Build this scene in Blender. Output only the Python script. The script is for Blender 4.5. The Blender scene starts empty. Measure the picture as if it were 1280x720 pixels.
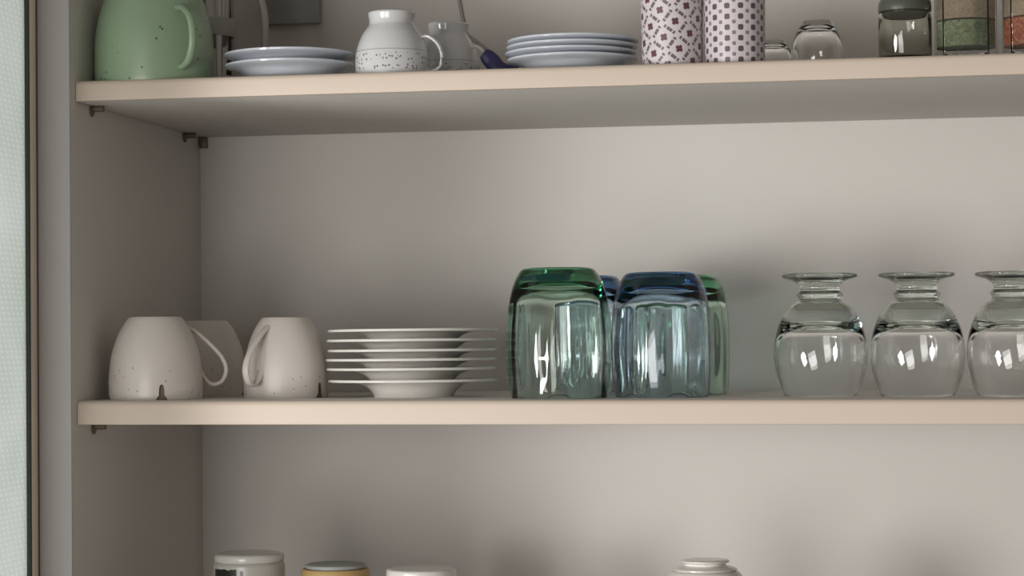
import bpy, bmesh, math, random
from mathutils import Vector, Matrix
PI = math.pi
scene = bpy.context.scene
COL = scene.collection
HZ = 1.42            # height of the middle shelf's top above the floor
SH = 0.2431          # top shelf above the middle one
DEP = 0.3192         # depth from shelf front to back panel
LOW = -0.25          # lower shelf

# ------------------------------------------------------------ camera
cam = bpy.data.cameras.new('camera'); co = bpy.data.objects.new('camera', cam); COL.objects.link(co)
cam.sensor_width = 36; cam.lens = 36 * 2893.9 / 1280; cam.clip_start = 0.02
cr = Vector((0.98633807, 0.16441143, -0.01029981)); cu = Vector((0.01413022, -0.02214513, 0.99965491)); cf = Vector((-0.1641266, 0.98614323, 0.02416576))
m = Matrix((cr, cu, -cf)).transposed().to_4x4(); m.translation = Vector((0.61356, -1.67647, 0.03983 + HZ))
co.matrix_world = m
scene.camera = co
scene.view_settings.view_transform = 'Standard'; scene.view_settings.look = 'None'
scene.view_settings.gamma = 1; scene.view_settings.exposure = 0; scene.view_settings.use_curve_mapping = False

# ------------------------------------------------------------ world, window and added light
w = bpy.data.worlds.new('room'); scene.world = w; w.use_nodes = True
bg = w.node_tree.nodes['Background']; bg.inputs[0].default_value = (1.0, 0.95, 0.85, 1); bg.inputs[1].default_value = 0.19

def area(name, az, dist, zlo, zhi, wid, rad, col=(1, 1, 1)):
    """rectangular area light; az degrees left of straight out from the cabinet, rad = radiance"""
    a = math.radians(az); c = Vector((0.45 - math.sin(a) * dist, -math.cos(a) * dist, HZ + (zlo + zhi) / 2))
    l = bpy.data.lights.new(name, 'AREA'); l.shape = 'RECTANGLE'; l.size = wid; l.size_y = zhi - zlo
    l.energy = rad * PI * wid * (zhi - zlo); l.color = col
    o = bpy.data.objects.new(name, l); COL.objects.link(o); o.location = c
    d = Vector((0.45, 0, c.z)) - c
    o.rotation_euler = d.to_track_quat('-Z', 'Z').to_euler()
    return o
area('window_daylight', 40, 2.3, -0.36, 0.14, 0.50, 41, (1, 0.985, 0.97))
area('window_daylight_far', 16, 2.6, -0.8, 0.25, 0.9, 8.4, (1, 0.97, 0.94))
area('pane_fill_added', 84, 1.8, -0.9, 0.4, 0.5, 3.8, (0.97, 1, 1))  # added lamp, brightens the frosted pane from its outer side
scene.cycles.max_bounces = 24; scene.cycles.transmission_bounces = 24; scene.cycles.sample_clamp_indirect = 30; scene.cycles.blur_glossy = 0.0

# ------------------------------------------------------------ materials
def new_mat(name):
    m = bpy.data.materials.new(name); m.use_nodes = True
    nt = m.node_tree; return m, nt, nt.nodes['Principled BSDF']
def principled(name, col, rough=0.5, metal=0, coat=0, spec=0.5, noise=0.0, nscale=8, bump=0):
    m, nt, b = new_mat(name)
    b.inputs['Roughness'].default_value = rough; b.inputs['Metallic'].default_value = metal
    b.inputs['Coat Weight'].default_value = coat; b.inputs['Specular IOR Level'].default_value = spec
    tc = nt.nodes.new('ShaderNodeTexCoord'); n = nt.nodes.new('ShaderNodeTexNoise'); n.inputs['Scale'].default_value = nscale
    nt.links.new(tc.outputs['Object'], n.inputs['Vector'])
    mx = nt.nodes.new('ShaderNodeMix'); mx.data_type = 'RGBA'
    mx.inputs[6].default_value = tuple(c * (1 - noise) for c in col) + (1,)
    mx.inputs[7].default_value = tuple(min(1, c * (1 + noise)) for c in col) + (1,)
    nt.links.new(n.outputs['Fac'], mx.inputs[0]); nt.links.new(mx.outputs[2], b.inputs['Base Color'])
    if bump:
        bp = nt.nodes.new('ShaderNodeBump'); bp.inputs['Strength'].default_value = bump; bp.inputs['Distance'].default_value = 0.001
        nt.links.new(n.outputs['Fac'], bp.inputs['Height']); nt.links.new(bp.outputs[0], b.inputs['Normal'])
    return m
def glass(name, density=0, col=(1, 1, 1), ior=1.5, rough=0.0):
    m = bpy.data.materials.new(name); m.use_nodes = True; nt = m.node_tree
    nt.nodes.remove(nt.nodes['Principled BSDF']); out = nt.nodes['Material Output']
    g = nt.nodes.new('ShaderNodeBsdfGlass'); g.inputs['IOR'].default_value = ior; g.inputs['Roughness'].default_value = rough
    nt.links.new(g.outputs[0], out.inputs['Surface'])
    if density:
        v = nt.nodes.new('ShaderNodeVolumeAbsorption'); v.inputs['Color'].default_value = (*col, 1); v.inputs['Density'].default_value = density
        nt.links.new(v.outputs[0], out.inputs['Volume'])
    return m
class G:
    """tiny node-graph calculator"""
    def __init__(s, nt): s.nt = nt
    def m(s, op, a, b=None, c=None):
        n = s.nt.nodes.new('ShaderNodeMath'); n.operation = op
        for i, x in enumerate((a, b, c)):
            if x is None: continue
            if isinstance(x, (int, float)): n.inputs[i].default_value = x
            else: s.nt.links.new(x, n.inputs[i])
        return n.outputs[0]
    def xyz(s):
        tc = s.nt.nodes.new('ShaderNodeTexCoord'); sp = s.nt.nodes.new('ShaderNodeSeparateXYZ')
        s.nt.links.new(tc.outputs['Object'], sp.inputs[0]); return sp.outputs
    def mix(s, f, a, b):
        n = s.nt.nodes.new('ShaderNodeMix'); n.data_type = 'RGBA'
        if isinstance(f, (int, float)): n.inputs[0].default_value = f
        else: s.nt.links.new(f, n.inputs[0])
        for i, x in ((6, a), (7, b)):
            if isinstance(x, tuple): n.inputs[i].default_value = (*x, 1)
            else: s.nt.links.new(x, n.inputs[i])
        return n.outputs[2]
    def noise(s, scale, detail=2):
        tc = s.nt.nodes.new('ShaderNodeTexCoord'); n = s.nt.nodes.new('ShaderNodeTexNoise'); n.inputs['Scale'].default_value = scale
        n.inputs['Detail'].default_value = detail; s.nt.links.new(tc.outputs['Object'], n.inputs['Vector']); return n.outputs['Fac']
    def voro(s, scale):
        tc = s.nt.nodes.new('ShaderNodeTexCoord'); n = s.nt.nodes.new('ShaderNodeTexVoronoi'); n.inputs['Scale'].default_value = scale
        s.nt.links.new(tc.outputs['Object'], n.inputs['Vector']); return n.outputs['Distance'], n.outputs['Color']

def speckled(name, col, dot, scale, size, keep, rough=0.35, zmax=None):
    m, nt, b = new_mat(name); g = G(nt); b.inputs['Roughness'].default_value = rough
    d, c = g.voro(scale); sp = nt.nodes.new('ShaderNodeSeparateColor'); nt.links.new(c, sp.inputs[0])
    f = g.m('MULTIPLY', g.m('LESS_THAN', d, size), g.m('LESS_THAN', sp.outputs[0], keep))
    if zmax is not None: f = g.m('MULTIPLY', f, g.m('LESS_THAN', g.xyz()[2], zmax))
    n = g.noise(30)
    base = g.mix(n, tuple(x * .93 for x in col), tuple(min(1, x * 1.07) for x in col))
    nt.links.new(g.mix(f, base, dot), b.inputs['Base Color']); return m

def patterned(name, kind, R):
    m, nt, b = new_mat(name); g = G(nt); b.inputs['Roughness'].default_value = 0.3
    x, y, z = g.xyz()[0:3]
    th = g.m('ARCTAN2', x, g.m('MULTIPLY', y, -1)); s = g.m('MULTIPLY', th, R)
    white = (0.60, 0.55, 0.565)
    if kind == 'diamond':
        L = 0.01435; a = math.radians(37)
        u = g.m('ADD', g.m('MULTIPLY', s, math.cos(a) / L), g.m('MULTIPLY', z, -math.sin(a) / L))
        v = g.m('ADD', g.m('MULTIPLY', s, math.sin(a) / L), g.m('MULTIPLY', z, math.cos(a) / L))
        fu = g.m('FRACT', g.m('ADD', u, 20.72)); fv = g.m('FRACT', g.m('ADD', v, 20.62))
        cx = g.m('ABSOLUTE', g.m('SUBTRACT', fu, .5)); cy = g.m('ABSOLUTE', g.m('SUBTRACT', fv, .5))
        c1 = g.m('MULTIPLY', g.m('LESS_THAN', cx, .20), g.m('LESS_THAN', cy, .08))
        c2 = g.m('MULTIPLY', g.m('LESS_THAN', cy, .20), g.m('LESS_THAN', cx, .08))
        c3 = g.m('MULTIPLY', g.m('LESS_THAN', cy, .115), g.m('LESS_THAN', cx, .115))
        flower = g.m('MAXIMUM', c3, g.m('MAXIMUM', c1, c2))
        mx = g.m('MAXIMUM', cx, cy); mn = g.m('MINIMUM', cx, cy)
        line = g.m('MULTIPLY', g.m('GREATER_THAN', mx, .415), g.m('LESS_THAN', mn, .34))
        dash = g.m('GREATER_THAN', g.m('FRACT', g.m('ADD', g.m('MULTIPLY', mn, 4.4), .30)), .26)
        line = g.m('MULTIPLY', line, dash)
        c = g.mix(line, white, (0.16, 0.115, 0.135)); c = g.mix(flower, c, (0.115, 0.05, 0.062))
    else:
        A, B = 0.0101, 0.0079
        def dots(ou, ov, r):
            fu = g.m('SUBTRACT', g.m('FRACT', g.m('ADD', g.m('MULTIPLY', s, 1 / A), 20 + ou)), .5)
            fv = g.m('SUBTRACT', g.m('FRACT', g.m('ADD', g.m('MULTIPLY', z, 1 / B), 20 + ov)), .5)
            ax = g.m('ABSOLUTE', g.m('MULTIPLY', fu, A)); ay = g.m('ABSOLUTE', g.m('MULTIPLY', fv, B))
            d = g.m('MAXIMUM', g.m('MAXIMUM', ax, ay), g.m('MULTIPLY', g.m('ADD', ax, ay), .62))
            return g.m('LESS_THAN', d, r)
        c = g.mix(dots(.05, .15, .00205), white, (0.11, 0.075, 0.09)); c = g.mix(dots(.55, .65, .0014), c, (0.25, 0.17, 0.21))
    nt.links.new(c, b.inputs['Base Color']); return m

def floral():
    m, nt, b = new_mat('floral_porcelain'); g = G(nt); b.inputs['Roughness'].default_value = 0.18; b.inputs['Coat Weight'].default_value = .3
    z = g.xyz()[2]; d, c = g.voro(420); sp = nt.nodes.new('ShaderNodeSeparateColor'); nt.links.new(c, sp.inputs[0])
    f = g.m('MULTIPLY', g.m('LESS_THAN', d, .36), g.m('LESS_THAN', sp.outputs[0], .62))
    f = g.m('MULTIPLY', f, g.m('GREATER_THAN', g.noise(70), .43))
    band = g.m('MULTIPLY', g.m('LESS_THAN', z, .0165), g.m('GREATER_THAN', z, .004))
    f = g.m('MULTIPLY', f, band)
    line = g.m('LESS_THAN', g.m('ABSOLUTE', g.m('SUBTRACT', z, .0192)), .00035)
    hue = g.mix(g.m('GREATER_THAN', sp.outputs[1], .6), (0.17, 0.17, 0.19), (0.26, 0.18, 0.17))
    col = g.mix(f, (0.55, 0.55, 0.55), hue); col = g.mix(line, col, (0.34, 0.34, 0.35))
    nt.links.new(col, b.inputs['Base Color']); return m

def herb(name, cols, scale=620):
    m, nt, b = new_mat(name); g = G(nt); b.inputs['Roughness'].default_value = 0.9
    d, c = g.voro(scale); sp = nt.nodes.new('ShaderNodeSeparateColor'); nt.links.new(c, sp.inputs[0])
    cr_ = nt.nodes.new('ShaderNodeValToRGB'); e = cr_.color_ramp.elements
    e[0].color = (*cols[0], 1); e[1].color = (*cols[-1], 1)
    for i, q in enumerate(cols[1:-1]):
        k = cr_.color_ramp.elements.new((i + 1) / (len(cols) - 1)); k.color = (*q, 1)
    nt.links.new(sp.outputs[0], cr_.inputs[0]); nt.links.new(cr_.outputs[0], b.inputs['Base Color']); return m

def frosted():
    m, nt, b = new_mat('dotted_frosted_glass'); g = G(nt)
    x, y, z = g.xyz()[0:3]
    u = g.m('SUBTRACT', g.m('FRACT', g.m('MULTIPLY', g.m('ADD', y, g.m('MULTIPLY', z, .5)), 110)), .5)
    v = g.m('SUBTRACT', g.m('FRACT', g.m('MULTIPLY', z, 250)), .5)
    r = g.m('SQRT', g.m('ADD', g.m('MULTIPLY', u, u), g.m('MULTIPLY', v, v)))
    dot = g.m('LESS_THAN', r, .27)
    base = g.mix(g.noise(14), (0.64, 0.70, 0.66), (0.90, 0.92, 0.92))
    col = g.mix(g.m('MULTIPLY', dot, .5), base, (0.98, 0.98, 0.98))
    tr = nt.nodes.new('ShaderNodeBsdfTranslucent'); nt.links.new(col, tr.inputs[0])
    nt.links.new(col, b.inputs['Base Color']); b.inputs['Roughness'].default_value = .35
    ms = nt.nodes.new('ShaderNodeMixShader'); ms.inputs[0].default_value = .8
    nt.links.new(b.outputs[0], ms.inputs[1]); nt.links.new(tr.outputs[0], ms.inputs[2])
    nt.links.new(ms.outputs[0], nt.nodes['Material Output'].inputs['Surface']); return m

M = dict(
    laminate=principled('cabinet_laminate', (0.60, 0.57, 0.535), .55, noise=.03, nscale=3),
    edge=principled('shelf_edge_band', (0.60, 0.50, 0.415), .5, noise=.03, nscale=6),
    front=principled('cabinet_front_edge', (0.47, 0.445, 0.44), .5, noise=.03),
    wood=principled('door_wood', (0.85, 0.73, 0.60), .5, noise=.15, nscale=20),
    gasket=principled('dark_green_gasket', (0.05, 0.065, 0.045), .6),
    seam=principled('brown_seam', (0.12, 0.08, 0.065), .6),
    pin=principled('shelf_pin_brown', (0.13, 0.10, 0.075), .4),
    pane=frosted(),
    mug=speckled('speckled_white_stoneware', (0.68, 0.625, 0.58), (0.30, 0.26, 0.23), 330, .22, .16, zmax=.026),
    inner=principled('notch_shade_brown', (0.20, 0.16, 0.13), .5),  # shade of the mug's interior, put into the notch faces as brown
    green=speckled('sage_green_glaze', (0.27, 0.37, 0.245), (0.06, 0.07, 0.05), 150, .13, .45),
    plate=principled('white_porcelain', (0.66, 0.64, 0.60), .2, coat=.3, noise=.02),
    saucer=principled('blue_white_porcelain', (0.52, 0.55, 0.60), .15, coat=.4, noise=.02),
    floral=floral(),
    gclear=glass('clear_glass', 9, (0.62, 0.78, 0.70)),
    ggreen=glass('green_tinted_glass', 52, (0.33, 0.74, 0.52)),
    gblue=glass('blue_tinted_glass', 50, (0.12, 0.48, 0.74)),
    gsmoke=glass('smoky_glass', 430, (0.6, 0.61, 0.52)),
    steel=principled('brushed_steel', (0.42, 0.40, 0.38), .3, metal=1, noise=.1),
    dsteel=principled('dark_steel', (0.10, 0.10, 0.09), .4, metal=.6),
    gplastic=principled('grey_plastic', (0.34, 0.32, 0.30), .45, noise=.05),
    boxgrey=principled('box_grey', (0.30, 0.31, 0.30), .5, noise=.03),
    blue=principled('navy_plastic', (0.025, 0.025, 0.09), .5, noise=.2, nscale=60),
    lidgrey=principled('dark_olive_lid', (0.075, 0.08, 0.065), .35, noise=.1),
    cork=principled('cork', (0.40, 0.30, 0.19), .9, noise=.3, nscale=200, bump=.4),
    amber=principled('amber_rim', (0.42, 0.28, 0.11), .5, noise=.15, nscale=80),
    white=principled('white_ceramic', (0.62, 0.60, 0.56), .25, coat=.2, noise=.02),
    wall=principled('wall_paint', (0.5, 0.5, 0.48), .8, noise=.02),
    black=principled('black_print', (0.02, 0.02, 0.018), .4),
    diamond=patterned('diamond_flower_print', 'diamond', .0229),
    dots=patterned('dot_grid_print', 'dots', .0226),
    herb=herb('dried_green_herbs', [(0.055, 0.072, 0.028), (0.11, 0.132, 0.066), (0.165, 0.187, 0.105), (0.083, 0.099, 0.05)]),
    chilli=herb('red_chilli_flakes', [(0.15, 0.015, 0.01), (0.225, 0.05, 0.025), (0.25, 0.14, 0.06), (0.18, 0.025, 0.02)]),
    grain=herb('tan_spice', [(0.165, 0.127, 0.083), (0.231, 0.187, 0.127), (0.198, 0.154, 0.105)]),
)

# ------------------------------------------------------------ helpers
def link(name, bm, mats, parent=None, loc=(0, 0, 0), smooth=True, angle=40):
    bmesh.ops.recalc_face_normals(bm, faces=bm.faces[:])
    me = bpy.data.meshes.new(name); bm.to_mesh(me); bm.free()
    for q in (mats if isinstance(mats, (list, tuple)) else [mats]): me.materials.append(q)
    if smooth:
        for p in me.polygons: p.use_smooth = True
        me.set_sharp_from_angle(angle=math.radians(angle))
    o = bpy.data.objects.new(name, me); COL.objects.link(o); o.location = loc
    if parent: o.parent = parent
    return o
def tag(o, label, cat, group=None, kind=None):
    o['label'] = label; o['category'] = cat
    if group: o['group'] = group
    if kind: o['kind'] = kind
    return o
def thing(name, label, cat, loc, rot=0, group=None, scale=1):
    o = bpy.data.objects.new(name, None); COL.objects.link(o); o.empty_display_size = .02
    o.location = (loc[0], loc[1], loc[2] + HZ); o.rotation_euler = (0, 0, rot); o.scale = (scale,) * 3
    return tag(o, label, cat, group)
def kids(root): return [c for c in COL.objects if c.parent == root]
def dup(root, label, loc, rot=0, scale=1):
    r = root.copy(); COL.objects.link(r); r['label'] = label
    r.location = (loc[0], loc[1], loc[2] + HZ); r.rotation_euler = (0, 0, rot); r.scale = scale if isinstance(scale, tuple) else (scale,) * 3
    for ch in kids(root):
        c = ch.copy(); COL.objects.link(c); c.parent = r
        for gch in kids(ch):
            d = gch.copy(); COL.objects.link(d); d.parent = c
    return r
def box_bm(x0, x1, y0, y1, z0, z1, bev=0, seg=2, bm=None):
    b = bmesh.new()
    bmesh.ops.create_cube(b, size=1)
    for v in b.verts: v.co = Vector(((x0 + x1) / 2 + v.co.x * (x1 - x0), (y0 + y1) / 2 + v.co.y * (y1 - y0), (z0 + z1) / 2 + v.co.z * (z1 - z0)))
    if bev: bmesh.ops.bevel(b, geom=b.edges[:], offset=bev, segments=seg, profile=.5, affect='EDGES')
    if bm is not None:
        me = bpy.data.meshes.new('tmp'); b.to_mesh(me); bm.from_mesh(me); bpy.data.meshes.remove(me); b.free(); return bm
    return b
def smooth_prof(pts, n=4, closed=False):
    """Catmull-Rom through (r, z) points; a third value of 1 marks a corner kept sharp"""
    out = []; N = len(pts)
    for i in range(N - (0 if closed else 1)):
        p1, p2 = pts[i], pts[(i + 1) % N]
        p0 = pts[(i - 1) % N] if (i > 0 or closed) else p1; p3 = pts[(i + 2) % N] if (i + 2 < N or closed) else p2
        if len(p1) > 2: p0 = p1
        if len(p2) > 2: p3 = p2
        for k in range(n):
            t = k / n
            q = []
            for c in (0, 1):
                a, b_, c_, d = p0[c], p1[c], p2[c], p3[c]
                q.append(.5 * (2 * b_ + (c_ - a) * t + (2 * a - 5 * b_ + 4 * c_ - d) * t * t + (3 * b_ - a - 3 * c_ + d) * t ** 3))
            out.append((max(q[0], 0), q[1]))
    if not closed: out.append(pts[-1][:2])
    return out
def lathe_bm(prof, seg=72, rfun=None, bm=None):
    """revolve (r, z) points; r=0 at either end closes on the axis. rfun(r, z, theta, i) may reshape"""
    bm = bm or bmesh.new(); rings = []
    for i, (r, z) in enumerate(prof):
        if r < 1e-6: rings.append([bm.verts.new((0, 0, z))]); continue
        ring = []
        for k in range(seg):
            t = 2 * PI * k / seg; rr = rfun(r, z, t, i) if rfun else r
            ring.append(bm.verts.new((rr * math.cos(t), rr * math.sin(t), z)))
        rings.append(ring)
    for a, b in zip(rings, rings[1:]):
        for k in range(seg):
            k2 = (k + 1) % seg
            if len(a) == 1 and len(b) == 1: break
            if len(a) == 1: bm.faces.new((a[0], b[k2], b[k]))
            elif len(b) == 1: bm.faces.new((a[k], a[k2], b[0]))
            else: bm.faces.new((a[k], a[k2], b[k2], b[k]))
    return bm
def tube_bm(path, ru, rv=None, seg=14, up=(0, 0, 1), bm=None, fade=None):
    """sweep an ellipse (ru in the path's side direction, rv across) along a path"""
    rv = rv or ru; bm = bm or bmesh.new(); P = [Vector(p) for p in path]; rings = []; side = None
    for i, p in enumerate(P):
        t = (P[min(i + 1, len(P) - 1)] - P[max(i - 1, 0)]).normalized()
        if side is None: side = t.cross(Vector(up)).normalized()
        side = (side - t * side.dot(t)).normalized(); n = t.cross(side)
        f = fade(i / (len(P) - 1)) if fade else 1
        rings.append([bm.verts.new(p + side * math.cos(a) * ru * f + n * math.sin(a) * rv * f) for a in [2 * PI * k / seg for k in range(seg)]])
    for a, b in zip(rings, rings[1:]):
        for k in range(seg): bm.faces.new((a[k], a[(k + 1) % seg], b[(k + 1) % seg], b[k]))
    bm.faces.new(rings[0][::-1]); bm.faces.new(rings[-1]); return bm
def curve3(pts, n=6):
    P = [Vector(p) for p in pts]; out = []
    for i in range(len(P) - 1):
        p0 = P[max(i - 1, 0)]; p1 = P[i]; p2 = P[i + 1]; p3 = P[min(i + 2, len(P) - 1)]
        for k in range(n):
            t = k / n; out.append(.5 * (2 * p1 + (p2 - p0) * t + (2 * p0 - 5 * p1 + 4 * p2 - p3) * t * t + (3 * p1 - p0 - 3 * p2 + p3) * t ** 3))
    out.append(P[-1]); return out

# ------------------------------------------------------------ structure
o = link('wall_back', box_bm(-2.2, 3.2, DEP + .03, DEP + .13, 0, 2.6), M['wall'], smooth=False); o['kind'] = 'structure'

o = link('floor', box_bm(-2.2, 3.2, -3.2, DEP + .13, -.1, 0), principled('floor_tiles', (0.34, 0.31, 0.27), .5, noise=.1), smooth=False); o['kind'] = 'structure'

# ------------------------------------------------------------ cabinet
CW = 1.25
cab = thing('kitchen_cabinet', 'open grey kitchen cabinet with beige-edged shelves and a frosted dotted glass door swung open', 'cabinet', (0, 0, 0))
def cpart(name, bm, mat, parent=cab, **k): return link(name, bm, mat, parent, **k)
ZT, ZB = .47, -.29
sp_ = cpart('side_panel', box_bm(-.0255, -.0003, -.0112, DEP + .008, ZB, ZT, .0006), M['laminate'])
cpart('edge_band', box_bm(-.0257, -.0004, -.0122, -.0111, ZB, ZT, .0004), M['front'], sp_)
sp2 = cpart('side_panel', box_bm(CW, CW + .025, -.0112, DEP + .008, ZB, ZT, .0006), M['laminate'])
cpart('edge_band', box_bm(CW, CW + .025, -.0122, -.0111, ZB, ZT, .0004), M['front'], sp2)
cpart('back_panel', box_bm(-.0255, CW + .025, DEP, DEP + .008, ZB, ZT), M['laminate'], smooth=False)
cpart('top_panel', box_bm(0, CW, -.0112, DEP, ZT - .018, ZT, .0006), M['laminate'])
cpart('bottom_panel', box_bm(0, CW, -.0112, DEP, ZB, ZB + .018, .0006), M['laminate'])
def shelf(z, T, tilt=0):
    s = cpart('shelf', box_bm(.0003, CW - .0003, .0040, DEP - .0004, -T, 0, .0005), M['laminate'])
    s.location = (0, 0, z); s.rotation_euler = (0, -math.atan(tilt) if tilt else 0, 0)
    # rounded beige front edge
    b = bmesh.new(); prof = []
    r = .0040
    for k in range(7):
        a = PI / 2 * k / 6; prof.append((r - r * math.sin(a) , -r + r * math.cos(a)))
    for k in range(7):
        a = PI / 2 * k / 6; prof.append((.0008 - .0008 * math.cos(a), -T + .0008 - .0008 * math.sin(a)))
    prof += [(r, -T)]
    L = [b.verts.new((.0002, y, z_)) for y, z_ in prof]; Rr = [b.verts.new((CW - .0002, y, z_)) for y, z_ in prof]
    n = len(prof)
    for i in range(n): b.faces.new((L[i], L[(i + 1) % n], Rr[(i + 1) % n], Rr[i]))
    b.faces.new(L); b.faces.new(Rr[::-1])
    cpart('front_edge', b, M['edge'], s, angle=50)
    return s
TILT = -0.00396
shelf(0, .018, TILT); shelf(SH, .0156); shelf(LOW, .018)
for z, T in ((0, .018), (SH, .0156), (LOW, .018)):
    for y in (.035, .272):
        b = tube_bm([(0.0, y, z - T - .0026), (.010, y, z - T - .0026)], .0024, seg=12)
        tube_bm([(0.0, y, z - T - .0042), (.0012, y, z - T - .0042)], .0042, seg=12, bm=b)
        cpart('shelf_pin', b, M['pin'])
cpart('corner_bracket', box_bm(.001, .007, DEP - .006, DEP, SH - .0156 - .010, SH - .0157, .0008), M['pin'])
# glass door standing open at the left
dr = cpart('door', box_bm(-.0345, -.0262, -.0272, -.0135, ZB, ZT, .0006), M['wood'])
cpart('gasket', box_bm(-.0345, -.0258, -.0310, -.0273, ZB, ZT, .0004), M['gasket'], dr)
cpart('hinge_strip', box_bm(-.0345, -.0256, -.0134, .0100, ZB, ZT, .0002), M['seam'], dr)
cpart('pane', box_bm(-.0325, -.0285, -.1880, -.0311, ZB, ZT), M['pane'], dr, smooth=False)
cpart('stile', box_bm(-.0345, -.0262, -.2080, -.1881, ZB, ZT, .0006), M['wood'], dr)

def mz(x): return TILT * x      # height of the middle shelf's top at x

# ------------------------------------------------------------ speckled mugs
def evaluated(o):
    dg = bpy.context.evaluated_depsgraph_get(); me = bpy.data.meshes.new_from_object(o.evaluated_get(dg)); return me
MUG = [(.0330, .0004), (.0345, 0), (.0360, .0008), (.0362, .010), (.0358, .020), (.0338, .035), (.0292, .049), (.0240, .0585), (.0208, .0628), (.0198, .0637), (.0180, .0640, 1),
       (0, .0640, 1), (0, .0605, 1), (.0172, .0603), (.0210, .057), (.0262, .048), (.0306, .035), (.0326, .020), (.0329, .010)]
HANDLE = [(.0240, .0560), (.0320, .0515), (.0420, .0430), (.0515, .0325), (.0552, .0225), (.0520, .0135), (.0450, .0108), (.0395, .0138), (.0345, .0210)]
def mug_mesh(prof, mat, parent, notches=True, k=1):
    pr = smooth_prof([(p[0] * k, p[1] * k, *p[2:]) for p in prof], 4); pr.append(pr[0])
    lb = lathe_bm(pr, 96); bmesh.ops.remove_doubles(lb, verts=lb.verts[:], dist=1e-6); body = link('body', lb, [mat], parent)
    if notches:
        for a in (90, 180, 270):
            c = bmesh.new(); pts = [(-.0046, -.002), (-.0042, .001), (-.0022, .0035), (-.0020, .0085), (-.0013, .0112), (0, .0120), (.0013, .0112), (.0020, .0085), (.0022, .0035), (.0042, .001), (.0046, -.002)]
            A = [c.verts.new((.0338, x, z)) for x, z in pts]; B = [c.verts.new((.045, x, z)) for x, z in pts]
            for i in range(len(pts)): j = (i + 1) % len(pts); c.faces.new((A[i], A[j], B[j], B[i]))
            c.faces.new(A[::-1]); c.faces.new(B); bmesh.ops.rotate(c, verts=c.verts[:], matrix=Matrix.Rotation(math.radians(a), 3, 'Z'), cent=(0, 0, 0))
            cut = link('cutter', c, M['inner'], parent, smooth=False)
            md = body.modifiers.new('cut', 'BOOLEAN'); md.object = cut; md.operation = 'DIFFERENCE'; md.solver = 'EXACT'; md.material_mode = 'TRANSFER'
            me = evaluated(body); body.modifiers.clear(); body.data = me; bpy.data.objects.remove(cut)
        for p in me.polygons: p.use_smooth = True
        me.set_sharp_from_angle(angle=math.radians(40))
    return body
def handle(parent, pts, mat, ru, rv, k=1):
    return link('handle', tube_bm(curve3([(r * k, 0, z * k) for r, z in pts]), ru, rv, up=(0, 1, 0), fade=lambda t: 1 + .25 * (2 * t - 1) ** 4), mat, parent)
ad = math.radians
camaz = ad(-90 + 18.5)       # the direction of the room seen from the left end
mg = thing('mug', 'upside-down speckled white mug at the left end of the middle shelf, handle pointing right', 'mug', (.0440, .054, mz(.044)), camaz + ad(97), 'speckled white mugs')
mug_mesh(MUG, M['mug'], mg); handle(mg, HANDLE, M['mug'], .0017, .0032)
dup(mg, 'upside-down speckled white mug half hidden behind the leftmost mug on the middle shelf', (.0490, .165, mz(.049)), ad(85), .965)
dup(mg, 'upside-down speckled white mug beside the plate stack, handle turned towards the front left', (.1365, .098, mz(.137)), camaz - ad(41), (.92, .92, .99))

# ------------------------------------------------------------ stack of white plates
def plate_bm(R, h, foot, well, rimdrop=.0, t=.0022):
    if R > .06:
        p = [(0, .0022, 1), (foot - .003, .0022, 1), (foot - .002, 0, 1), (foot, 0, 1), (foot + .0008, .0024), (.0345, .0062), (.0390, .0093), (.0440, .0110), (.0482, .0117, 1), (R - .002, .0121), (R, .0130), (R - .0004, .0142, 1),
             (.0490, .0139), (.0430, .0131), (.0370, .0112), (.0325, .0085), (.0290, .0056), (0, .0045, 1)]
        return lathe_bm(smooth_prof(p, 3), 96)
    p = [(0, .0022, 1), (foot - .003, .0022, 1), (foot - .002, 0, 1), (foot, 0, 1), (foot + .001, .0022), (well, .0036), (well + (R - well) * .35, h * .62), (R - .001, h - .0020), (R, h - .0008), (R - .0012, h),
         (well + (R - well) * .35, h * .62 + t + .0005), (well - .002, .0036 + t), (foot, .0022 + t), (0, .0020 + t, 1)]
    return lathe_bm(smooth_prof(p, 3), 96)
pz = [.0006 + mz(.24)] * 1
names = ['lowest, standing on the shelf', 'second from the bottom', 'third from the bottom', 'fourth from the bottom', 'fifth from the bottom', 'topmost of the six']
first = None; zz = mz(.24)
rims = [.0141, .0219, .0291, .0363, .0441, .0518]
for i, rz in enumerate(rims):
    lab = 'white plate in the stack between mug and green glasses, ' + names[i]
    x = .2385 + (.0006, -.0006, -.0012, .0004, -.0004, .0006)[i]
    z0 = zz if i == 0 else rz - .0141 + .0004
    if first is None:
        first = link('plate', plate_bm(.0668, .0146, .0310, .043), M['plate']); tag(first, lab, 'plate', 'white plates stacked on the middle shelf')
        first.location = (x, .100, z0 + HZ)
    else:
        c = first.copy(); COL.objects.link(c); c['label'] = lab; c.location = (x, .100, z0 + HZ)

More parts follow.
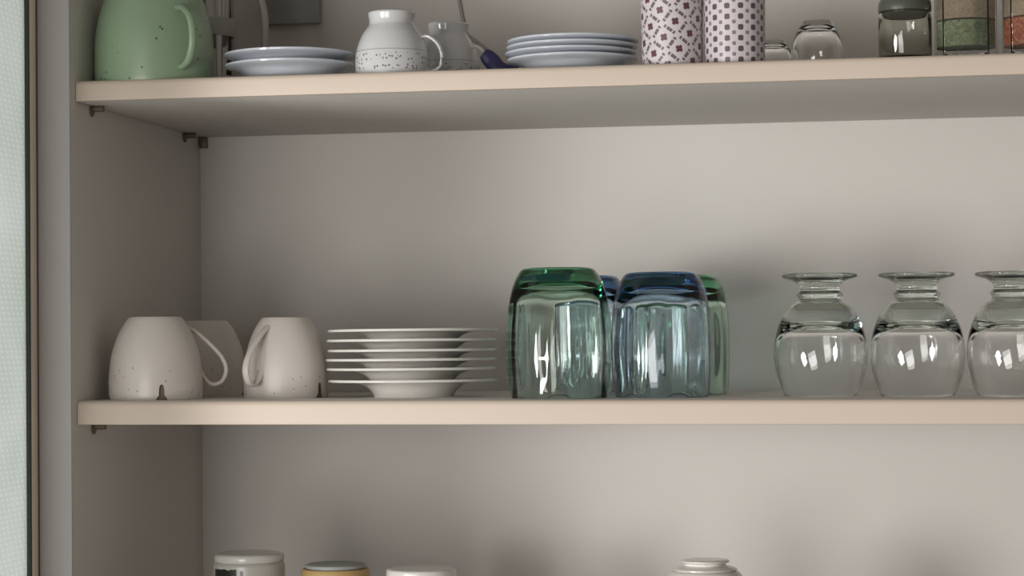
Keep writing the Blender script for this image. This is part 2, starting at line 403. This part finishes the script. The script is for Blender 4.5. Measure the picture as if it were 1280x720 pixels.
# ------------------------------------------------------------ barrel tumblers
TOUT = [(.0364, .0005), (.0382, .010), (.0394, .022), (.0398, .036), (.0396, .050), (.0386, .063), (.0366, .075), (.0334, .086), (.0296, .0930), (.0268, .0958), (.0240, .0964, 1)]
NF = 6
def barrel(r, z, t, i, d, rot):
    a = (t - rot) % (2 * PI / NF) - PI / NF
    pl = d / math.cos(a); k = 7.0
    # soft minimum of the round wall and the six flat panels
    return -math.log(math.exp(-k * r * 1000 * .35) + math.exp(-k * pl * 1000 * .35)) / (k * 1000 * .35)
def tumbler(name, label, mat, loc, rot, scale=1, zs=1):
    o_ = smooth_prof(TOUT, 5); inner = [(.0326, .0005), (.0337, .010), (.0348, .024), (.0351, .034), (.0346, .050), (.0334, .062), (.0322, .072), (.027, .0795), (.018, .0832), (.008, .0838)]
    i_ = smooth_prof(inner, 5)
    rim = [(.0346, 0)]
    prof = [(0, .0840)] + i_[::-1] + rim + o_ + [(0, .0950)]
    n_in = len(i_) + 1
    def rf(r, z, t, i):
        if i <= n_in: return r
        return barrel(r, z, t, i, .0371 - 1.0 * (z - .036) ** 2, 0) if i > n_in else r
    if name is None: return None
    o = link('tumbler', lathe_bm(prof, 192, rf), mat); o.location = (loc[0], loc[1], loc[2] + HZ); o.rotation_euler = (0, 0, rot); o.scale = (scale, scale, scale * zs)
    tag(o, label, 'glass', 'coloured barrel tumblers'); return o
t1 = tumbler('tumbler', 'upside-down pale green barrel tumbler in front, right beside the plate stack', M['ggreen'], (.3606, .056, mz(.36)), ad(-51.7), 1.0, 1.02)
def tum_copy(src, lab, loc, rot, scale, mat=None):
    c = src.copy(); COL.objects.link(c); c.location = (loc[0], loc[1], loc[2] + HZ); c.rotation_euler = (0, 0, rot); c.scale = (scale,) * 3; c['label'] = lab
    if mat: c.data = src.data.copy(); c.data.materials.clear(); c.data.materials.append(mat)
    return c
t3 = tum_copy(t1, 'upside-down blue barrel tumbler in front, right of the front green one', (.4356, .084, mz(.43)), ad(-34.2), .985, M['gblue'])
t2 = tum_copy(t3, 'upside-down blue barrel tumbler at the back, seen between the two front tumblers', (.3640, .172, mz(.37)), ad(-70), .99)
t4 = tum_copy(t1, 'upside-down green barrel tumbler at the back, half hidden behind the front blue one', (.4440, .172, mz(.44)), ad(-90), .985)

# ------------------------------------------------------------ goblets
GOB = [(.0280, .0006), (.0303, .006), (.0329, .014), (.0349, .024), (.0354, .033), (.0344, .043), (.0318, .053), (.0276, .062), (.0218, .0690), (.0172, .0722), (.0162, .0742), (.0172, .0760), (.0176, .0775), (.0158, .0795),
       (.0150, .0820), (.0162, .0850), (.0205, .0878), (.0262, .0895), (.0284, .0908), (.0285, .0922), (.0276, .0930, 1)]
GIN = [(.0258, .0006), (.0279, .006), (.0301, .014), (.0318, .024), (.0319, .033), (.0308, .042), (.0275, .0495), (.0215, .0540), (.011, .0558)]
prof = [(0, .0560)] + smooth_prof(GIN, 5)[::-1] + [(.0269, 0)] + smooth_prof(GOB, 5) + [(.020, .0925), (0, .0922)]
gb = link('goblet', lathe_bm(prof, 128), M['gclear']); gb.location = (.5553, .10, mz(.555) + HZ)
tag(gb, 'upside-down clear glass goblet, leftmost of the three on the middle shelf', 'glass', 'clear goblets upside down')
for x, lab in ((.6280, 'upside-down clear glass goblet, middle one of the three in a row'), (.6998, 'upside-down clear glass goblet at the right end, cut off by the photo edge')):
    c = gb.copy(); COL.objects.link(c); c.location = (x, .10, mz(x) + HZ); c['label'] = lab

# ------------------------------------------------------------ top shelf
gm = thing('mug', 'large sage green speckled mug standing upside down in the top shelf corner', 'mug', (.0468, .0475, SH), camaz + ad(26))
GRN = [(r * 1.262, z * 1.26, *q) for r, z, *q in MUG]
GRN = [(.0425, .0005), (.0440, 0), (.0452, .0008), (.0457, .012), (.0457, .026), (.0448, .040), (.0418, .055), (.0368, .069), (.030, .080), (.0265, .0838), (.0245, .0845, 1), (0, .0845, 1), (0, .0805, 1),
       (.024, .0802), (.033, .069), (.0382, .055), (.0411, .040), (.0420, .026), (.0420, .012)]
mug_mesh(GRN, M['green'], gm, False)
handle(gm, [(.0400, .0560), (.0500, .0545), (.0600, .0470), (.0645, .0360), (.0640, .0240), (.0580, .0140), (.0490, .0100), (.0435, .0105)], M['green'], .0022, .0030)

# french press behind the green mug
fp = thing('coffee_press', 'grey metal-framed coffee press with a curved handle, behind the green mug', 'coffee press', (.0560, .150, SH), ad(10))
link('beaker', lathe_bm([(0, .004), (.021, .004), (.0222, .0055), (.0222, .098), (.0208, .098), (.0208, .0065), (0, .0062)], 48), M['gclear'], fp)
link('base', lathe_bm([(0, 0), (.0245, 0), (.0252, .002), (.0252, .016), (.0240, .0180), (.0232, .0180), (.0232, .0035), (0, .0035)], 48), M['gplastic'], fp)
for a in (-95, -55, 0, 60, 140):
    c_, s_ = math.cos(ad(a)), math.sin(ad(a)); n = Vector((-s_, c_, 0)); b = bmesh.new()
    pth = [Vector((c_ * .0242, s_ * .0242, z)) for z in (.016, .04, .07, .098)]
    tube_bm(pth, .0026, .0009, up=(c_, s_, 0), seg=10, bm=b)
    link('strap', b, M['steel'], fp)
b = lathe_bm([(.0230, .050), (.0256, .050), (.0258, .0505), (.0258, .0640), (.0256, .0645), (.0230, .0645)], 48)
link('collar', b, M['gplastic'], fp)
link('lid', lathe_bm([(0, .098), (.0255, .098), (.0260, .1), (.0250, .108), (.012, .112), (0, .112)], 48), M['steel'], fp)
link('plunger', lathe_bm([(0, .0075), (.0200, .0075), (.0200, .0110), (.0012, .0115), (.0012, .095), (0, .095)], 32), M['dsteel'], fp)
pts = [(.0245, 0, .092), (.034, 0, .0935), (.0440, 0, .086), (.0490, 0, .070), (.0495, 0, .050), (.0480, 0, .030), (.0440, 0, .0180), (.0330, 0, .0125), (.0245, 0, .011)]
link('handle', tube_bm(curve3(pts), .0032, .0052, up=(0, 1, 0)), M['gplastic'], fp)

# saucer stacks
def saucer(R, h, foot): return plate_bm(R, h, foot, foot + .009, t=.002)
def stack(x, y, R, rz, rimh, foot, labs, group, mat, dx):
    f = None
    for i, z in enumerate(rz):
        zb = z - rimh if i else 0
        if f is None:
            f = link('saucer', saucer(R, rimh, foot), mat); tag(f, labs[i], 'saucer', group); f.location = (x + dx[i], y, SH + HZ)
        else:
            c = f.copy(); COL.objects.link(c); c['label'] = labs[i]; c.location = (x + dx[i], y, SH + zb + HZ)
stack(.1530, .060, .0513, [.0138, .0222], .0138, .024, ['lower bluish white saucer right of the green mug on the top shelf', 'upper bluish white saucer right of the green mug on the top shelf'],
      'saucers beside the green mug', M['saucer'], (0, -.0008))
stack(.3722, .062, .0499, [.0122, .0172, .0218, .0262], .0122, .024,
      ['bottom saucer of the stack left of the diamond-patterned cup', 'second saucer from the bottom in the stack left of the diamond-patterned cup',
       'third saucer from the bottom in the stack left of the diamond-patterned cup', 'top saucer of the stack left of the diamond-patterned cup'], 'saucers left of the patterned cups', M['saucer'], (.0004, -.001, 0, .0006))

# floral cups, upside down with the foot upwards
cup = thing('teacup', 'upside-down white teacup with a floral band and narrow raised foot, front of the top shelf', 'teacup', (.2368, .042, SH), ad(-8), 'floral white teacups')
CUP = [(.0262, .0003), (.0272, 0), (.0280, .0008), (.0280, .008), (.0278, .016), (.0272, .0200), (.0252, .0270), (.0222, .0335), (.0190, .0380), (.0174, .0405), (.0172, .0440), (.0180, .0485), (.0174, .0497), (.0158, .0500), (.0146, .0485), (.0140, .0450, 1),
       (0, .0440, 1), (0, .0410, 1), (.0150, .0385), (.0195, .0330), (.0235, .0255), (.0254, .0190), (.0260, .0080)]
pr = smooth_prof(CUP, 4); pr.append(pr[0])
link('body', lathe_bm(pr, 72), M['floral'], cup)
link('handle', tube_bm(curve3([(.0235, 0, .0300), (.0300, 0, .0300), (.0372, 0, .0240), (.0405, 0, .0150), (.0385, 0, .0065), (.0320, 0, .0035), (.0270, 0, .0045)]), .0014, .0024, up=(0, 1, 0)), M['floral'], cup)
dup(cup, 'upside-down white floral teacup, second one, behind and right of the front teacup', (.2650, .122, SH), ad(-20), (.90, .90, 1.03))

# dark blue clip lying on the shelf
b = bmesh.new()
tube_bm(curve3([(-.0095, 0, .0225), (-.0070, .001, .0205), (-.0030, .002, .0165), (.0010, 0, .0125), (.0060, -.001, .0105), (.0120, 0, .0100), (.0180, .002, .0095)]), .0028, .0040, bm=b, fade=lambda t: .55 + 1.3 * math.sin(PI * min(1, t + .1)) * (1 - .35 * t))
clip = thing('peg', 'small dark blue plastic peg lying between teacups and saucer stack', 'clothes peg', (.3085, .088, SH), 0)
link('arm', b, M['blue'], clip)
b = bmesh.new(); tube_bm(curve3([(-.0080, .004, .0015), (-.003, .004, .0055), (.003, .003, .0095), (.009, .001, .0075), (.018, .001, .0030)]), .0030, .0040, bm=b)
link('arm', b, M['blue'], clip)
link('spring', lathe_bm([(0, .0008), (.0050, .0008), (.0050, .0100), (0, .0100)], 20), M['dsteel'], clip)

# patterned cups
def pcup(mat, label, x, R, h):
    p = [(0, .001, 1), (R * .86, .001, 1), (R * .88, 0, 1), (R * .96, .0006), (R * .985, .003), (R, h * .5), (R * 1.02, h - .001), (R * 1.015, h), (R * .93, h - .001, 1), (R * .91, .004, 1), (0, .004, 1)]
    o = link('cup', lathe_bm(smooth_prof(p, 3), 72), mat); tag(o, label, 'cup', 'patterned straight cups'); o.location = (x, .035, SH + HZ); return o
c = pcup(M['diamond'], 'straight white cup printed with dark diamonds and small flowers', .4512, .0228, .0500); c.rotation_euler.z = ad(6)
c = pcup(M['dots'], 'straight white cup printed with a grid of small dark dots', .4976, .0224, .0530); c.rotation_euler.z = ad(4)

# small clear glasses behind
def bowl_glass(label, x, y, k):
    o_ = [(.0160, .0004), (.0190, .007), (.0200, .015), (.0194, .023), (.0172, .031), (.0140, .038), (.0112, .0425, 1)]
    i_ = [(.0146, .0004), (.0176, .007), (.0186, .015), (.0180, .023), (.0156, .030), (.0118, .0355), (.006, .0378)]
    pr = [(0, .0380)] + smooth_prof(i_, 4)[::-1] + [(.0153, 0)] + smooth_prof(o_, 4) + [(0, .0420)]
    o = link('small_glass', lathe_bm(pr, 64), M['gclear']); tag(o, label, 'glass', 'small round clear glasses'); o.location = (x, y, SH + HZ); o.scale = (k,) * 3; return o
bowl_glass('small round clear glass upside down, behind the dark square-shouldered jar and dotted cup', .5555, .115, 1.0)['label'] = 'small round clear glass upside down, between the dotted cup and the dark jar'
bowl_glass('small clear glass mostly hidden behind the dot-patterned cup', .5190, .170, .84)

# spice jars
def jar(label, x, R, cont, group, mat=None, lidmat=None, top=.075, sides=12):
    j = thing('jar', label, 'jar', (x, .036, SH), ad(13), group)
    def rf(r, z, t, i):
        a = t % (2 * PI / sides) - PI / sides; return r * math.cos(PI / sides) / math.cos(a) * 1.01 if r > R * .7 else r
    pr = [(0, .0030), (R * .90, .0030), (R * .92, .0045), (R * .92, top - .004), (R * .8, top - .002), (R * .86, top), (R * .98, top - .004), (R, top - .008), (R, .003), (R * .96, 0), (R * .6, 0), (0, .0008)]
    link('body', lathe_bm(pr, sides * 6, rf), mat or M['gclear'], j, angle=20)
    for nm, z0, z1, mt in cont:
        link(nm, lathe_bm([(0, z0), (R * .895, z0), (R * .895, z1), (R * .5, z1 + .0008), (0, z1 + .0004)], sides * 6, rf), mt, j)
    link('lid', lathe_bm([(0, top + .0003), (R * .95, top + .0003), (R * .97, top + .002), (R * .97, top + .010), (R * .9, top + .012), (0, top + .012)], 48), lidmat or M['cork'], j)
    return j
jar('faceted glass jar of dried green herbs at the right of the top shelf', .6655, .0229, [('herbs', .0085, .0272, M['herb']), ('spice', .0284, .0600, M['grain'])], 'spice jars on the top shelf')
jar('faceted glass jar of red chilli flakes, cut off by the photo edge', .7135, .0229, [('chilli_flakes', .0085, .0280, M['chilli']), ('spice', .0292, .0600, M['grain'])], 'spice jars on the top shelf')
# smoky jar with a dark lid
j = thing('jar', 'dark smoky glass jar with a domed dark lid, left of the herb jar', 'jar', (.6218, .034, SH))
link('body', lathe_bm([(0, .0028), (.0165, .0028), (.0175, .004), (.0175, .0340), (.0165, .0355), (.0180, .0355), (.0190, .0335), (.0193, .030), (.0193, .0015), (.0185, 0), (0, .0005)], 64), M['gsmoke'], j)
link('lid', lathe_bm([(0, .0352), (.0155, .0352), (.0158, .0360), (.0192, .0362), (.0194, .0385), (.0190, .0430), (.0170, .0460), (.010, .0475), (0, .0478)], 64), M['lidgrey'], j)

# grey box and cord on the back panel
jb = thing('junction_box', 'grey square junction box fixed high on the cabinet back above the saucers', 'junction box', (.0880, DEP, SH + .082))
link('cover', box_bm(-.0248, .0248, -.0110, -.0040, 0, .055, .0016, 3), M['boxgrey'], jb)
link('back_box', box_bm(-.0235, .0235, -.0040, -.0001, .0012, .054), M['gplastic'], jb, smooth=False)
b = tube_bm(curve3([(.2300, DEP - .002, .460), (.2320, DEP - .002, .400), (.2365, DEP - .0018, .350), (.2405, DEP - .0018, .325), (.2440, DEP - .002, .3115), (.2560, DEP - .002, .3020), (.2640, DEP - .0018, .290), (.2660, DEP - .002, .2440)]), .0014, seg=10)
o = link('power_cord', b, M['gplastic'], loc=(0, 0, HZ)); tag(o, 'thin grey cord hanging down the cabinet back behind the teacups', 'cord')

# ------------------------------------------------------------ lower shelf, only the tops in view
def low(name, label, cat, x, y=.10): return thing(name, label, cat, (x, y, LOW))
j = low('canister', 'white canister with a black printed emblem at the bottom left of the cabinet', 'canister', .1049, .10)
mm, nt, bb = new_mat('white_with_black_print'); g = G(nt); bb.inputs['Roughness'].default_value = .3
X, Y_, Z_ = g.xyz()[0:3]
lx = g.m('ADD', g.m('MULTIPLY', X, math.cos(camaz + PI / 2)), g.m('MULTIPLY', Y_, math.sin(camaz + PI / 2)))
blob = g.m('MULTIPLY', g.m('LESS_THAN', g.m('ABSOLUTE', g.m('ADD', lx, .0190)), .0080), g.m('LESS_THAN', g.m('ADD', Z_, g.m('MULTIPLY', g.noise(260), .004)), .1180))
blob2 = g.m('MULTIPLY', g.m('LESS_THAN', g.m('ABSOLUTE', g.m('ADD', lx, .0072)), .0013), g.m('LESS_THAN', Z_, .1150))
f = g.m('MULTIPLY', g.m('MAXIMUM', blob, blob2), g.m('LESS_THAN', Y_, 0))
nt.links.new(g.mix(f, (0.50, 0.48, 0.44), (0.02, 0.02, 0.018)), bb.inputs['Base Color'])
link('body', lathe_bm(smooth_prof([(0, 0, 1), (.0265, 0, 1), (.0280, .002), (.0282, .060), (.0282, .112), (.0280, .1180), (.0262, .1205, 1), (0, .1205, 1)], 3), 64), mm, j)
link('lid', lathe_bm(smooth_prof([(0, .1206, 1), (.0272, .1206, 1), (.0276, .1225), (.0268, .1262), (.020, .1275), (0, .1277, 1)], 3), 64), M['white'], j)
j = low('jar', 'glass jar with an amber rim and pale lid, second on the bottom shelf', 'jar', .1750)
link('body', lathe_bm(smooth_prof([(0, .003, 1), (.0225, .003, 1), (.0225, .105, 1), (.0240, .105, 1), (.0262, .100), (.0264, .050), (.0258, .002), (.024, 0, 1), (0, 0, 1)], 3), 64), M['gclear'], j)
link('contents', lathe_bm([(0, .0035), (.0222, .0035), (.0222, .085), (0, .086)], 48), M['grain'], j)
link('rim', lathe_bm([(.0215, .1053), (.0262, .1053), (.0268, .107), (.0266, .1135), (.0255, .1150), (.0215, .1150)], 64), M['amber'], j)
link('lid', lathe_bm([(0, .1130), (.0213, .1130), (.0213, .1152), (.0235, .1156), (.0238, .1180), (.022, .1188), (0, .1190)], 64), M['boxgrey'], j)
j = low('jar', 'round pale glass jar with a flat lid, third on the bottom shelf', 'jar', .2440)
link('body', lathe_bm(smooth_prof([(0, .003, 1), (.0245, .003, 1), (.0245, .098), (.0235, .1045, 1), (.0250, .1045, 1), (.0272, .098), (.0274, .050), (.0268, .002), (.025, 0, 1), (0, 0, 1)], 3), 64), M['gclear'], j)
link('contents', lathe_bm([(0, .0035), (.0240, .0035), (.0240, .090), (0, .091)], 48), M['white'], j)
link('lid', lathe_bm(smooth_prof([(0, .1048, 1), (.0262, .1048, 1), (.0275, .1065), (.0275, .1130), (.0262, .1152), (.020, .1158), (0, .1160, 1)], 3), 64), M['white'], j)
j = low('sugar_bowl', 'white porcelain pot with a stepped lid, alone at the right of the bottom shelf', 'pot', .4655)
link('body', lathe_bm(smooth_prof([(0, 0, 1), (.024, 0, 1), (.026, .003), (.033, .030), (.035, .060), (.034, .090), (.0295, .1080), (.0262, .1138), (.024, .1150, 1), (0, .1150, 1)], 3), 64), M['white'], j)
link('lid', lathe_bm(smooth_prof([(0, .1151, 1), (.0235, .1151, 1), (.0245, .1165), (.0200, .1185), (.0165, .1192), (.0160, .1205), (.0185, .1215), (.0180, .1232), (.012, .1238), (0, .1238, 1)], 3), 64), M['plate'], j)
